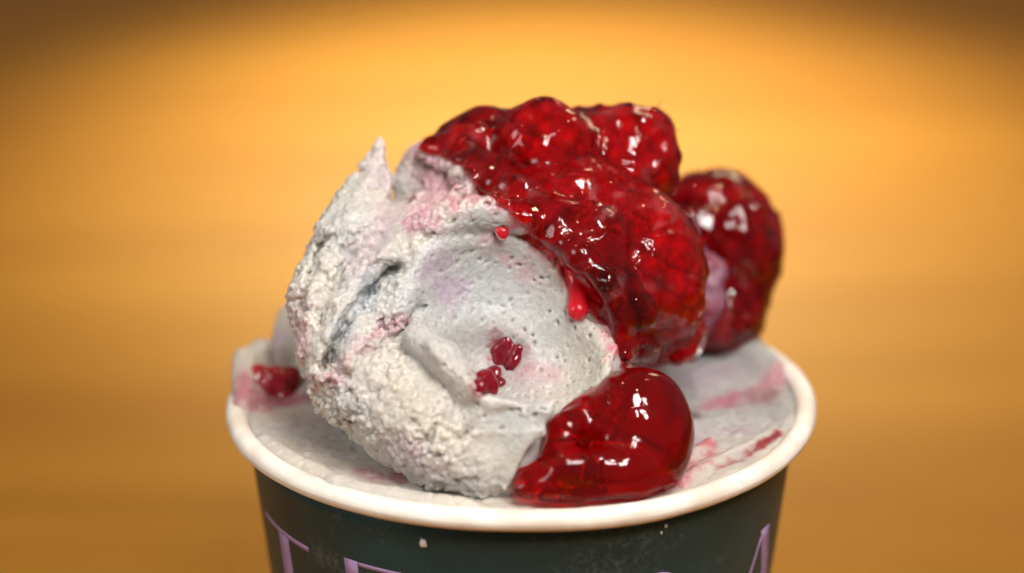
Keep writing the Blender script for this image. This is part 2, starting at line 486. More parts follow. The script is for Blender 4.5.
# letters printed round the wall, built as thin print that follows the cone
def cone_pt(s, z, off=0.006):
    """s: angle in degrees from the front (positive right), z in cm"""
    a = math.radians(s); w = 1 + wob(math.atan2(-math.cos(a), math.sin(a)))
    r = wall_r(z) * w + off
    return (r * math.sin(a), -r * math.cos(a), z)
def strip(pts_a, pts_b):
    """two matching outlines (deg, z) -> thin solid strip on the wall"""
    n = len(pts_a); v = []
    for off in (0.001, 0.008):
        v += [cone_pt(*p, off=off) for p in pts_a] + [cone_pt(*p, off=off) for p in pts_b]
    q = []
    for i in range(n - 1):
        q.append((2 * n + i, 2 * n + i + 1, 3 * n + i + 1, 3 * n + i))
        q.append((i, n + i, n + i + 1, i + 1))
        q.append((i, i + 1, 2 * n + i + 1, 2 * n + i)); q.append((n + i, 3 * n + i, 3 * n + i + 1, n + i + 1))
    q.append((0, 2 * n, 3 * n, n)); q.append((n - 1, 2 * n - 1, 4 * n - 1, 3 * n - 1))
    return v, q
def bar(s0, z0, s1, z1, w_deg=None, w_z=None, n=8):
    A, B = [], []
    for i in range(n + 1):
        t = i / n; s = s0 + (s1 - s0) * t; z = z0 + (z1 - z0) * t
        if w_deg: A.append((s - w_deg / 2, z)); B.append((s + w_deg / 2, z))
        else: A.append((s, z + w_z / 2)); B.append((s, z - w_z / 2))
    return strip(A, B)
def letter(parts):
    V_, Q_ = [], []
    for v, q in parts:
        k = len(V_); V_ += v; Q_ += [tuple(i + k for i in f) for f in q]
    return mesh_obj('letter', rel_to_world(np.array(V_)), np.array(Q_), M_letter, cup, smooth=False)
ZT = -1.24; ZB = -2.95; TK = 0.095
T_ = letter([bar(-70.5, ZT - .05, -49.5, ZT - .05, w_z=0.085), bar(-59.8, ZT - .094, -59.8, ZB, w_deg=4.6)])
T_['label'] = 'lilac letter T'
ZT0, ZT = ZT, ZT + 0.10
E_ = letter([bar(-36.9, ZT, -36.9, ZB, w_deg=3.4), bar(-35.2, ZT - .04, -24.8, ZT - .04, w_z=0.07),
             bar(-35.2, (ZT + ZB) / 2, -27, (ZT + ZB) / 2, w_z=0.07), bar(-35.2, ZB + .04, -24.6, ZB + .04, w_z=0.07)])
E_['label'] = 'lilac letter E'
ZT = ZT0
A1, B1 = [], []
for i in range(49):
    a = 2 * math.pi * i / 48
    A1.append((28.5 + 9.5 * math.sin(a), (ZT + ZB) / 2 - 0.07 + 0.95 * math.cos(a)))
    B1.append((28.5 + (9.5 - 3.2) * math.sin(a), (ZT + ZB) / 2 - 0.07 + 0.89 * math.cos(a)))
O_ = letter([strip(A1, B1)]); O_['label'] = 'lilac letter O'
A_ = letter([bar(64.0, ZT - .10, 72.0, ZB, w_deg=4.4), bar(62.6, ZT - .22, 53.5, ZB, w_deg=1.3), bar(57.8, -2.25, 67.0, -2.25, w_z=0.07)])
A_['label'] = 'lilac letter A'

# ------------------------------------------------------------------ gelato filling the cup
def fill_field(P):
    x, y, z = P[:, 0], P[:, 1], P[:, 2]
    r = np.hypot(x, y)
    n = fbm(P, 0.9, 3, 2) * 0.11 + fbm(P, 3.2, 9, 2) * 0.025
    h = -0.06 + n + 0.28 * np.exp(-(((x + 0.5) / 2.9) ** 2 + ((y - 0.2) / 2.9) ** 2)) 
    h = h + 0.07 * sstep(3.9, 4.3, r)
    top = z - h
    f = smin(top, cap(P, (-4.25, 0.0, -0.05), (-4.30, 0.95, 0.16), 0.16, 0.27), 0.22)
    f = smin(f, cap(P, (-4.42, -0.45, 0.05), (-4.46, 0.85, 0.34), 0.15, 0.25), 0.15)
    f = smin(f, cap(P, (-4.32, 0.95, 0.16), (-4.22, 1.0, 0.50), 0.26, 0.20), 0.1)
    f = smin(f, cap(P, (-3.95, 1.4, 0.15), (-3.80, 2.15, 0.62), 0.24, 0.26), 0.2)
    f = smin(f, cap(P, (-3.3, 0.6, 0.0), (-3.4, 1.8, 0.25), 0.3, 0.4), 0.4)
    f = smin(f, cap(P, (2.3, 3.75, 0.02), (3.6, 2.55, 0.06), 0.3, 0.3), 0.3)
    f = smin(f, cap(P, (3.6, 2.55, 0.06), (4.2, 1.2, 0.0), 0.3, 0.16), 0.3)
    # smear up on the rim, front left
    f = smin(f, cap(P, (-2.75, -3.45, 0.0), (-0.8, -4.2, 0.02), 0.21, 0.17), 0.15)
    f = smin(f, cap(P, (-4.0, -1.7, -0.02), (-2.7, -3.4, 0.0), 0.14, 0.19), 0.15)
    f = smin(f, cap(P, (2.4, -3.1, -0.02), (3.9, -1.4, 0.0), 0.12, 0.13), 0.12)
    # ridge and scraped film at the right
    f = smin(f, cap(P, (2.5, -2.4, -0.06), (2.9, -1.8, 0.03), 0.08, 0.13), 0.1)
    f = f + fbm(P, 7.0, 33, 2) * 0.014
    rr = r - (4.33 + 0.05 * (z > -0.02))
    hard = smax(r - 4.62, top * 0 + r - 4.62, 0.01)
    lim = np.where(z > 0.03, r - 4.66, r - (4.22 + 0.24 * sstep(-0.13, -0.04, z)))
    lim = lim - 0.10 * sstep(-3.2, -3.8, x) * sstep(-1.0, -0.3, y) * (z > 0.03)
    f = smax(f, lim * 0.9, 0.05)
    return smax(f, -0.7 - z, 0.03)
v, q = extract(fill_field, (-4.9, -4.9, -0.85), (4.9, 4.9, 1.15), 0.034, margin=0.06)
nn = vert_normals(v, q)
w1, _ = worley(v, 7.0, 41)
v2 = v + nn * ((0.5 - w1 * w1 * 1.2) * 0.045 * sstep(-0.4, 0.4, fbm(v, 1.2, 44, 2)) + vnoise(v, 14, 8) * 0.010)[:, None]
# tints: warm grey with blue and mauve drifts, berry stains and streaks where they lie, plus painted-in shade at the right
def mixc(c, k, a): return c * (1 - a[:, None]) + np.asarray(k) * a[:, None]
PINK = (0.52, 0.14, 0.20); DEEP = (0.26, 0.015, 0.03); MAUVE = (0.42, 0.33, 0.40)
def seg(P, a, b):
    a = np.array(a, float); b = np.array(b, float); ab = b - a
    t = np.clip(((P[:, :2] - a) @ ab) / (ab @ ab), 0, 1)
    return np.linalg.norm(P[:, :2] - a - t[:, None] * ab, axis=1)
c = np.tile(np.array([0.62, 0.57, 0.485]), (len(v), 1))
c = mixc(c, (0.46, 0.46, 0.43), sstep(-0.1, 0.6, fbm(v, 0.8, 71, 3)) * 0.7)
c = mixc(c, (0.34, 0.36, 0.36), sstep(1.5, 3.0, v[:, 0]) * sstep(-1.8, -0.2, v[:, 1]) * 0.75)  # shade around the right-hand berries, painted into the filling as darker grey
def on_plane(px, py, z=0.0):
    p0 = V(px, py, 0.0); p1 = V(px, py, 5.0)
    a = to_world(p0)[0] / CM; b_ = to_world(p1)[0] / CM
    t = (H + z - a[2]) / (b_[2] - a[2]); q_ = a + (b_ - a) * t
    return (q_[0], q_[1])
wv = fbm(v, 2.2, 77, 3); w5 = fbm(v, 7.0, 78, 2)
for pa, pb, w, k, am in (((716, 473), (750, 456), 0.085, DEEP, 1.0), ((750, 456), (778, 438), 0.065, DEEP, 1.0), ((690, 472), (716, 452), 0.26, (0.50, 0.08, 0.12), 0.95),
                         ((742, 402), (770, 392), 0.20, DEEP, 0.6), ((700, 408), (735, 398), 0.20, PINK, 0.7), ((770, 385), (785, 378), 0.16, PINK, 0.6),
                         ((690, 425), (694, 412), 0.11, (0.10, 0.03, 0.05), 0.8), ((700, 440), (735, 430), 0.22, MAUVE, 0.7), ((690, 380), (730, 370), 0.35, MAUVE, 0.5),
                         ((250, 405), (292, 402), 0.30, PINK, 0.8), ((362, 474), (392, 480), 0.20, PINK, 0.7), ((255, 372), (280, 366), 0.25, MAUVE, 0.6),
                         ((300, 425), (350, 455), 0.25, MAUVE, 0.3)):
    a, b = on_plane(*pa), on_plane(*pb)
    c = mixc(c, k, np.clip(gauss(np.maximum(seg(v, a, b) + wv * w * 1.5 + w5 * w * 0.9, 0), w) * am, 0, 1))
c = c * np.array([0.93, 0.91, 0.92])
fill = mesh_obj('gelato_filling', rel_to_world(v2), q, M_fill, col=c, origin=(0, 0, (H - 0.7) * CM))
tag(fill, 'pale grey gelato filling the cup level with its white rim, streaked with berry', 'ice cream')

# ------------------------------------------------------------------ berry ellipsoids (shared by the berries and the sauce over them)
# name, px, py, depth, radii px (x, y), depth radius px, tilt
BERRY = [
    ('top_left',   546, 148, -0.75, 41, 40, 40, 10),
    ('top_right',  624, 160, -0.30, 46, 49, 44, -20),
    ('middle',     650, 268, -1.20, 46, 72, 46, 12),
    ('small_left', 470, 150, -0.40, 22, 20, 22, 0),
    ('behind',     722, 236,  2.10, 53, 64, 50, 25),
    ('behind_low', 722, 308,  2.00, 36, 40, 36, -30),
]
def berry_center(b): return V(b[1], b[2], b[3])
def berry_radii(b): return np.array([R(b[4], b[3]), R(b[5], b[3]), R(b[6], b[3])])
def fib(n, seed=0):
    i = np.arange(n) + 0.5; ph = np.arccos(1 - 2 * i / n); th = math.pi * (1 + 5 ** 0.5) * i + seed
    return np.stack([np.cos(th) * np.sin(ph), np.cos(ph), np.sin(th) * np.sin(ph)], 1)
DR = {}
for bi, b in enumerate(BERRY):
    r = berry_radii(b); n = int(13 * (r.mean() / 0.33) ** 2 * 0.36) + 12
    u = fib(n, bi) + rng.normal(0, 0.05, (n, 3)); u /= np.linalg.norm(u, axis=1, keepdims=True)
    a = math.radians(b[7]); rotm = np.array([[math.cos(a), -math.sin(a), 0], [math.sin(a), math.cos(a), 0], [0, 0, 1]])
    dr = 1.62 * r.mean() / math.sqrt(n) * 1.22
    pts = (u * (r - dr * 0.80)) @ rotm.T + berry_center(b)
    DR[b[0]] = (pts, dr * rng.uniform(0.88, 1.1, n), rotm)

def ico(sub):
    import bmesh
    bm = bmesh.new(); bmesh.ops.create_icosphere(bm, subdivisions=sub, radius=1.0)
    for f in bm.faces: f.smooth = True
    return bm
def sphere_mesh(name, sub, mat, dent=0.0):
    bm = ico(sub)
    me = bpy.data.meshes.new(name); bm.to_mesh(me); bm.free(); me.materials.append(mat); return me
drup_me = sphere_mesh('drupelet', 3, M_drup); drup_dark = sphere_mesh('drupelet_dark', 3, M_dark)
M_frost = berry_material('raspberry_frosted', (0.42, 0.12, 0.17), 0.4)
frost_me = sphere_mesh('drupelet_frosted', 3, M_frost)
Rview = Matrix(((1, 0, 0), (0, udir[1], vdir[1]), (0, udir[2], vdir[2])))      # view axes -> world
def make_berry(key, label, me, group=None, frost=None):
    b = [x for x in BERRY if x[0] == key][0]
    pts, rad, rotm = DR[key]; cw = to_world(berry_center(b))[0]; r = berry_radii(b)
    base = Vector(cw.tolist()) - Vector((0, 0, r[1] * CM))
    e = empty('raspberry', base); tag(e, label, 'raspberry', group)
    bm = ico(3)
    cme = bpy.data.meshes.new('flesh')
    inner = r - rad.mean() * 0.55
    for vv in bm.verts:
        p = np.array(vv.co) * inner @ rotm.T
        w = Rview @ Vector(p.tolist()); vv.co = w * CM
    bm.to_mesh(cme); bm.free(); cme.materials.append(M_core)
    fo = bpy.data.objects.new('flesh', cme); C.objects.link(fo); fo.parent = e; fo.location = Vector(cw.tolist()) - base
    W = to_world(pts)
    for p, rr, vp in zip(W, rad, pts):
        d = bpy.data.objects.new('drupelet', frost_me if (frost and frost(vp)) else me); C.objects.link(d); d.parent = e
        d.location = Vector(p.tolist()) - base; s = rr * CM
        d.scale = (s, s, s)
    return e
RG = 'raspberries topping the gelato'
make_berry('top_left', 'whole round raspberry at the very top, left of the other top raspberry', drup_me, RG)
make_berry('top_right', 'raspberry with fine hairs at top right, above the large glazed one', drup_me, RG)
make_berry('middle', 'large long raspberry glazed in syrup down the right side of the scoop', drup_me, RG)
make_berry('small_left', 'small raspberry chunk at the left end of the sauce, behind the gelato ridge', drup_me, RG)
def frosty(p):
    s = F / (D + p[2]); x = p[0] * s + 512; y = 286.5 - p[1] * s
    h = math.sin(x * 12.9 + y * 78.2) * 43758.5; h -= math.floor(h)
    return ((x < 722 and 235 < y < 335) or y < 205 or (x > 748 and y < 240)) and h < 0.75
make_berry('behind', 'out of focus frosted raspberry behind the scoop at the right', drup_dark, RG, frosty)
make_berry('behind_low', 'out of focus lower raspberry resting on the gelato, under the frosted one', drup_dark, RG, frosty)

def union_drupelets(P, keys, off, k):
    o = np.full(len(P), 5.0, np.float32)
    for key in keys:
        b = [x for x in BERRY if x[0] == key][0]
        o = np.minimum(o, rell(P, berry_center(b), berry_radii(b) - 0.12, b[7]) - off * 0.3)
        pts, rad, _ = DR[key]
        for p, r in zip(pts, rad):
            R2 = r + 0.45
            m = np.nonzero((np.abs(P[:, 0] - p[0]) < R2) & (np.abs(P[:, 1] - p[1]) < R2) & (np.abs(P[:, 2] - p[2]) < R2))[0]
            if len(m) == 0: continue
            f = np.linalg.norm(P[m] - p.astype(np.float32), axis=1) - (r + off)
            o[m] = smin(o[m], f, k)
    return o

# ------------------------------------------------------------------ the scoop
def pxy(P):
    s = F / (D + P[:, 2]); return P[:, 0] * s + 512, 286.5 - P[:, 1] * s
def polygon2(P, pts):
    """signed distance in px to a closed outline"""
    X, Y = pxy(P); n = len(pts); d = np.full(len(P), 1e9); ins = np.zeros(len(P), bool)
    for i in range(n):
        x0, y0 = pts[i]; x1, y1 = pts[(i + 1) % n]
        ex, ey = x1 - x0, y1 - y0
        t = np.clip(((X - x0) * ex + (Y - y0) * ey) / (ex * ex + ey * ey), 0, 1)
        d = np.minimum(d, np.hypot(X - x0 - t * ex, Y - y0 - t * ey))
        c1 = (y0 > Y) != (y1 > Y)
        ins ^= c1 & (X < ex * (Y - y0) / (ey if abs(ey) > 1e-9 else 1e-9) + x0)
    return np.where(ins, -d, d)
FLAP = [(462, 384), (482, 396), (500, 403), (524, 406), (540, 404), (554, 399), (552, 412), (546, 424), (546, 438), (536, 440), (526, 450), (518, 466), (513, 484), (506, 492), (482, 478), (466, 440)]
def hol_field(P):
    hol = rell(P, V(506, 298, -3.85), (R(116), R(100), 1.95), -28)
    hol = smin(hol, ell(P, V(545, 352, -3.8), (R(66), R(60), 1.75)), 0.2)
    return smin(hol, ell(P, V(490, 358, -3.75), (R(66), R(58), 1.95)), 0.2)
def scoop_base(P):
    body = ell(P, V(460, 330, -0.3), (R(158), R(142), 2.65))
    back = ell(P, V(592, 290, 0.3), (R(92), R(112), 1.9))
    f = smin(body, back, 0.5)
    f = smin(f, ell(P, V(560, 226, -0.5), (R(92), R(68), 1.5)), 0.3)
    f = smin(f, ell(P, V(575, 390, -1.6), (R(58), R(80), 1.6)), 0.4)
    f = smin(f, ell(P, V(672, 335, -0.6), (R(30), R(24), 0.5)), 0.15)
    f = smin(f, ell(P, V(688, 352, -0.9), (R(17), R(8), 0.2)), 0.08)
    # left shoulder
    f = smin(f, chain(P, [(338, 258, -1.3, 34), (340, 300, -1.7, 50), (348, 345, -2.1, 54)], 0.25), 0.22)
    # lobe behind the peak that carries the sauce
    f = smin(f, chain(P, [(413, 184, -0.1, 21), (428, 170, 0.0, 27), (452, 200, -0.5, 26), (520, 165, -0.3, 34)], 0.15), 0.14)
    f = smin(f, chain(P, [(424, 152, -0.5, 9), (452, 168, -0.9, 10), (470, 186, -1.4, 11), (440, 214, -1.9, 10)], 0.05), 0.06)
    f = smin(f, chain(P, [(400, 236, -1.9, 14), (440, 224, -2.15, 16), (480, 215, -2.3, 16), (520, 225, -2.3, 14)], 0.1), 0.12)
    # hollow pressed by the paddle
    f = smax(f, -hol_field(P), 0.20)
    # front lobe rolled over the foot of the hollow
    lobe = chain(P, [(346, 345, -2.1, 50), (364, 376, -2.35, 52), (404, 410, -2.8, 54), (446, 436, -3.08, 52), (484, 458, -3.30, 38), (500, 462, -3.30, 32)], 0.25)
    lobe = smin(lobe, chain(P, [(418, 338, -3.10, 16), (446, 360, -3.45, 17), (472, 390, -3.66, 14), (492, 424, -3.6, 18)], 0.1), 0.14)
    lobe = smin(lobe, ell(P, V(503, 447, -3.30), (R(36), R(46), 0.50)), 0.18)
    f = smin(f, lobe, 0.05)
    # peak: a tall torn leaf
    pk = chain(P, [(381, 137, -0.80, 1.5), (357, 240, -1.35, 47)], 0.06)
    f = smin(f, pk, 0.07)
    # crevice between peak and lobe
    f = smax(f, -chain(P, [(402, 165, -1.6, 4), (406, 196, -2.2, 9), (405, 203, -0.9, 8)], 0.05), 0.07)
    # torn flap at the foot of the hollow
    fX, fY = pxy(P)
    sheet = np.abs(P[:, 2] + 3.74 + 0.0045 * (fX - 480) - 0.0028 * np.abs(fY - 432) - 0.05 * np.sin(fX * 0.11 + fY * 0.05)) - 0.055 - 0.0018 * np.clip(545 - fX, 0, 60)
    fl = smax(sheet, polygon2(P, FLAP) / 62.4, 0.04)
    f = smin(f, fl, 0.07)
    f = smax(f, -ell(P, V(492, 382, -2.9), (R(22), R(13), 0.5)), 0.05)
    f = smax(f, -ell(P, V(509, 352, -2.2), (R(15), R(15), 0.22)), 0.05)
    return f
CREV = [([(404, 260), (386, 274), (368, 292), (352, 314), (338, 342), (326, 366)], 5.5, 0.50),
        ([(372, 236), (352, 258), (330, 292), (318, 322)], 4.0, 0.16),
        ([(345, 228), (325, 245), (308, 275), (300, 305)], 4.5, 0.10),
        ([(428, 300), (408, 318), (396, 330)], 4.0, 0.12),
        ([(398, 330), (372, 352), (348, 376)], 5.0, 0.10),
        ([(455, 395), (440, 420), (418, 440)], 6.0, 0.07)]
RIDG = [([(382, 145), (388, 180), (386, 205), (362, 224)], 4.5, 0.07), ([(368, 165), (350, 196), (330, 222)], 5.0, -0.05), ([(350, 232), (318, 272), (305, 320)], 7.0, 0.07), ([(412, 245), (372, 262), (346, 296), (326, 336)], 7.0, 0.09),
        ([(425, 285), (388, 306), (362, 336), (345, 366)], 9.0, 0.08), ([(404, 226), (440, 212), (478, 200), (512, 206), (545, 232)], 7.0, 0.03),
        ([(432, 345), (455, 372), (482, 402), (545, 410)], 6.0, 0.09), ([(480, 412), (452, 432), (440, 450)], 4.5, 0.07),
        ([(612, 300), (618, 340), (606, 375)], 7.0, 0.06)]
def hollow_mask(P):
    s = F / (D + P[:, 2]); X = P[:, 0] * s + 512; Y = 286.5 - P[:, 1] * s
    return 1 - sstep(0.07, 0.20, hol_field(P)), X, Y
def scoop_field(P):
    f = scoop_base(P)
    near = np.nonzero((np.abs(f) < 0.34) & (P[:, 2] < 1.6))[0]
    if len(near) == 0: return f
    Q = P[near]
    hm = 1 - sstep(0.07, 0.20, hol_field(Q))
    front = sstep(0.4, -0.4, Q[:, 2])
    g = f[near]
    n5 = vnoise(Q, 4.5, 3)
    wob = Q + 0.08 * np.stack([vnoise(Q, 3.0, 1), n5, 0 * Q[:, 0]], 1)
    for pts, w, am in CREV:
        d, t = poly2(wob, pts, w * 3.2)
        g = g + am * np.exp(-(d / w) ** 2) * sstep(0, 0.12, t) * front * (0.75 + 0.6 * n5)
    for pts, w, am in RIDG:
        d, t = poly2(wob, pts, w * 3.2); g = g - am * np.exp(-(d / w) ** 2) * front * (0.8 - 0.6 * n5)
    # streaked drag marks running down-left on the outer shell
    ca, sa = math.cos(math.radians(52)), math.sin(math.radians(52))
    al = Q[:, 0] * ca + Q[:, 1] * sa; ac = -Q[:, 0] * sa + Q[:, 1] * ca
    S = np.stack([al * 0.42, ac * 2.1, Q[:, 2] * 1.1], 1)
    s2 = F / (D + Q[:, 2]); X = Q[:, 0] * s2 + 512; Y = 286.5 - Q[:, 1] * s2
    rough = (1 - hm) * (1 - np.clip(1.3 * np.exp(-(((X - 510) / 38) ** 2 + ((Y - 440) / 50) ** 2)), 0, 0.85)) * (1 - 0.40 * sstep(235, 205, Y) * sstep(415, 400, X))
    mid = fbm(Q, 4.4, 27, 3, 0.6)
    g = g + rough * (fbm(S, 1.6, 21, 3, 0.6) * 0.120 + mid * 0.06)
    g = g + hm * (vnoise(Q, 1.3, 29) * 0.030 + mid * 0.014)
    g = g + rough * 0.07 * sstep(0.20, 0.60, fbm(Q, 5.0, 91, 2))
    f = f.copy(); f[near] = g
    return f
v, q = extract(scoop_field, (-4.0, -4.1, -4.5), (3.9, 3.2, 2.7), 0.026, margin=0.13)
nn = vert_normals(v, q)
hm, X, Y = hollow_mask(v)
rough = 1 - hm
w1, i1 = worley(v, 9.5, 5)
w2, i2 = worley(v, 17.0, 15)
lobe = np.exp(-(((X - 395) / 85) ** 2 + ((Y - 385) / 85) ** 2)) + 0.5 * np.exp(-(((X - 470) / 90) ** 2 + ((Y - 215) / 26) ** 2))
peak = sstep(245, 215, Y) * sstep(418, 402, X)
smooth_low = np.clip(1.5 * np.exp(-(((X - 510) / 38) ** 2 + ((Y - 440) / 50) ** 2)), 0, 1)
amp = rough * (0.75 + 0.9 * np.clip(lobe, 0, 1)) * (1 - 0.6 * peak) * (1 - 0.85 * smooth_low) + 0.30 * (1 - 0.8 * smooth_low)
gr = (0.45 - w1 * w1 * 1.25) * (0.15 + 1.1 * i1)
patch = 0.45 + 0.8 * sstep(-0.35, 0.35, fbm(v, 2.2, 88, 2))
disp = amp * patch * (gr * 0.058 + (0.4 - w2 * w2 * 1.2) * 0.032 * (0.3 + 1.2 * i2)) + vnoise(v, 24, 7) * 0.006
w3, i3 = worley(v + 0.03 * fbm(v, 12, 31, 1)[:, None], 8.5, 65)
pits = sstep(0.42, 0.14, w3) * sstep(0.35, 0.8, i3 + 0.5 * fbm(v, 2.0, 66, 2))
disp = disp - hm * pits * (0.045 + 0.045 * sstep(480, 560, X)) + hm * (0.4 - w2 * w2) * 0.010 * (i2 + 0.2)
v2 = v + nn * disp[:, None]
# colours
c = np.tile(np.array([0.59, 0.56, 0.485]), (len(v), 1))
lowf = fbm(v, 0.9, 51, 3)
c = mixc(c, (0.47, 0.495, 0.495), sstep(-0.25, 0.35, lowf) * 0.55)
c = mixc(c, (0.48, 0.50, 0.495), hm * sstep(580, 480, X) * 0.75)  # cool light on the hollow's left, painted in as blue-grey
c = mixc(c, (0.51, 0.48, 0.40), hm * sstep(540, 590, X) * 0.7)
c = mixc(c, (0.57, 0.50, 0.40), np.exp(-(((X - 430) / 75) ** 2 + ((Y - 400) / 60) ** 2)) * 0.6)
c = mixc(c, (0.66, 0.64, 0.59), rough * sstep(0.25, 0.5, 0.62 - w1) * 0.5)
nz = fbm(v, 4.5, 61, 3) * 16 + fbm(v, 11, 63, 2) * 9; nz2 = fbm(v, 1.8, 62, 2) * 16
for pts, w, k, am in (([(385, 215), (375, 240), (360, 262)], 14, (0.58, 0.44, 0.46), 0.6), ([(400, 318), (380, 330)], 8, (0.55, 0.26, 0.32), 0.6), ([(360, 340), (345, 362), (325, 378)], 10, (0.56, 0.36, 0.38), 0.6), ([(318, 382), (326, 388)], 6, PINK, 0.5),
                      ([(438, 262), (452, 292), (430, 275)], 13, (0.46, 0.37, 0.44), 0.8), ([(495, 240), (510, 262), (525, 275)], 11, (0.62, 0.36, 0.40), 0.5),
                      ([(375, 150), (385, 180)], 14, (0.58, 0.45, 0.47), 0.5), ([(425, 150), (440, 185), (420, 215)], 20, (0.56, 0.30, 0.34), 0.8),
                      ([(500, 350), (520, 372), (545, 376)], 15, (0.58, 0.30, 0.33), 0.5), ([(482, 386), (494, 378)], 10, DEEP, 0.9), ([(500, 345), (514, 358)], 9, DEEP, 0.8),
                      ([(300, 300), (298, 350)], 9, (0.60, 0.36, 0.38), 0.6), ([(455, 205), (480, 190), (500, 190)], 14, PINK, 0.6),
                      ([(410, 225), (450, 215)], 8, (0.60, 0.34, 0.40), 0.5), ([(505, 192), (545, 238), (588, 272), (618, 300), (622, 350)], 13, (0.60, 0.12, 0.18), 0.9),
                      ([(400, 446), (430, 470)], 14, (0.5, 0.38, 0.42), 0.5), ([(600, 290), (622, 330)], 9, (0.62, 0.3, 0.34), 0.8),
                      ([(372, 285), (330, 350)], 10, (0.42, 0.47, 0.52), 0.6)):  # last streak paints bluish shade along the long crevice
    d, t = poly2(v, pts)
    c = mixc(c, k, np.clip(gauss(np.maximum(d + nz + nz2 * 0.4, 0), w) * am * (v[:, 2] < 0.8), 0, 1))
base = to_world(V(440, 420, -1.5))[0]
c = c * np.array([0.90, 0.89, 0.90])
scoop = mesh_obj('gelato_scoop', to_world(v2), q[:, ::-1], M_ice, col=c, origin=(0.0, 0.0, H * CM))
tag(scoop, 'rough pale grey gelato scoop with a pressed hollow and a torn peak, on the cup', 'ice cream')

SX = v2[:, 0] * F / (D + v2[:, 2]) + 512; SY = 286.5 - v2[:, 1] * F / (D + v2[:, 2])
def surf(px, py, r=3.0):
    m = (np.abs(SX - px) < r) & (np.abs(SY - py) < r)
    return float(v2[m, 2].min()) if m.any() else -1.0
# ------------------------------------------------------------------ sauce over the top
COAT = [(412, 150), (425, 135), (448, 120), (480, 108), (520, 92), (560, 90), (620, 95), (670, 130), (690, 200), (706, 260), (708, 330), (690, 358),
        (655, 366), (624, 362), (617, 348), (622, 322), (612, 302), (592, 288), (572, 270), (552, 248), (524, 222), (504, 202), (488, 186), (468, 172), (450, 158), (430, 152)]
def sauce_field(P):
    f = union_drupelets(P, ('top_left', 'top_right', 'middle', 'small_left', 'behind', 'behind_low'), 0.075, 0.24)
    f = smin(f, chain(P, [(688, 200, 1.9, 20), (712, 205, 2.0, 26), (746, 232, 2.1, 26), (748, 262, 2.1, 24), (738, 312, 2.0, 20)], 0.1), 0.2)
    # flows between and around
    g = chain(P, [(430, 146, -0.7, 8), (458, 150, -0.9, 14), (492, 172, -1.3, 18), (520, 195, -1.75, 20), (560, 225, -2.15, 24), (598, 262, -2.3, 26), (628, 310, -2.25, 24), (636, 345, -2.1, 18)], 0.12)
    g = smin(g, chain(P, [(500, 182, -1.6, 12), (540, 222, -2.25, 13), (580, 256, -2.65, 13), (604, 282, -2.75, 12), (622, 318, -2.6, 10), (620, 352, -2.45, 9)], 0.12), 0.12)
    g = smin(g, chain(P, [(585, 200, -1.3, 34), (612, 230, -1.5, 34), (640, 290, -1.8, 34)], 0.2), 0.15)
    g = smin(g, chain(P, [(560, 132, -0.2, 26), (590, 138, -0.2, 30), (606, 150, -0.3, 30)], 0.1), 0.2)
    g = smin(g, chain(P, [(448, 136, -0.4, 12), (478, 126, -0.4, 16), (510, 128, -0.5, 22)], 0.1), 0.15)
    g = smin(g, ell(P, V(598, 235, -2.15), (R(32), R(30), 0.45)), 0.12)
    g = smin(g, chain(P, [(635, 335, -2.0, 22), (648, 352, -1.9, 12)], 0.1), 0.12)
    # drip over the hollow's edge
    g = smin(g, chain(P, [(596, 284, surf(596, 284), 7), (603, 298, surf(603, 298), 5)], 0.05), 0.08)
    f = smin(f, g, 0.16)
    nc = np.nonzero((P[:, 2] < 1.2))[0]
    if len(nc):
        Q = P[nc]
        edge = polygon2(Q, COAT) / 62.4 + fbm(Q, 2.0, 401, 2) * 0.09
        th = 0.10 + 0.07 * fbm(Q, 1.6, 403, 2)
        coat = smax(scoop_base(Q) - th, edge, 0.10)
        f = f.copy(); f[nc] = smin(f[nc], coat, 0.14)
    nearm = np.nonzero(np.abs(f) < 0.3)[0]
    if len(nearm):
        Q = P[nearm]; f = f.copy()
        rid = 1 - np.abs(fbm(Q, 1.9, 201, 2)) * 3.8
        f[nearm] = f[nearm] - np.clip(rid, 0, 1) ** 2 * 0.065 + fbm(Q, 1.8, 205, 2) * 0.06
    return f
v, q = extract(sauce_field, (-2.2, -1.9, -3.6), (4.9, 3.6, 3.3), 0.032, margin=0.06)
v = relax(v, q, 10, 0.6)
sauce = mesh_obj('raspberry_sauce', to_world(v), q[:, ::-1], M_sauce, origin=to_world(V(600, 260, -1.6))[0])
tag(sauce, 'glossy red raspberry sauce glazing the berries and dripping into the hollow', 'sauce')

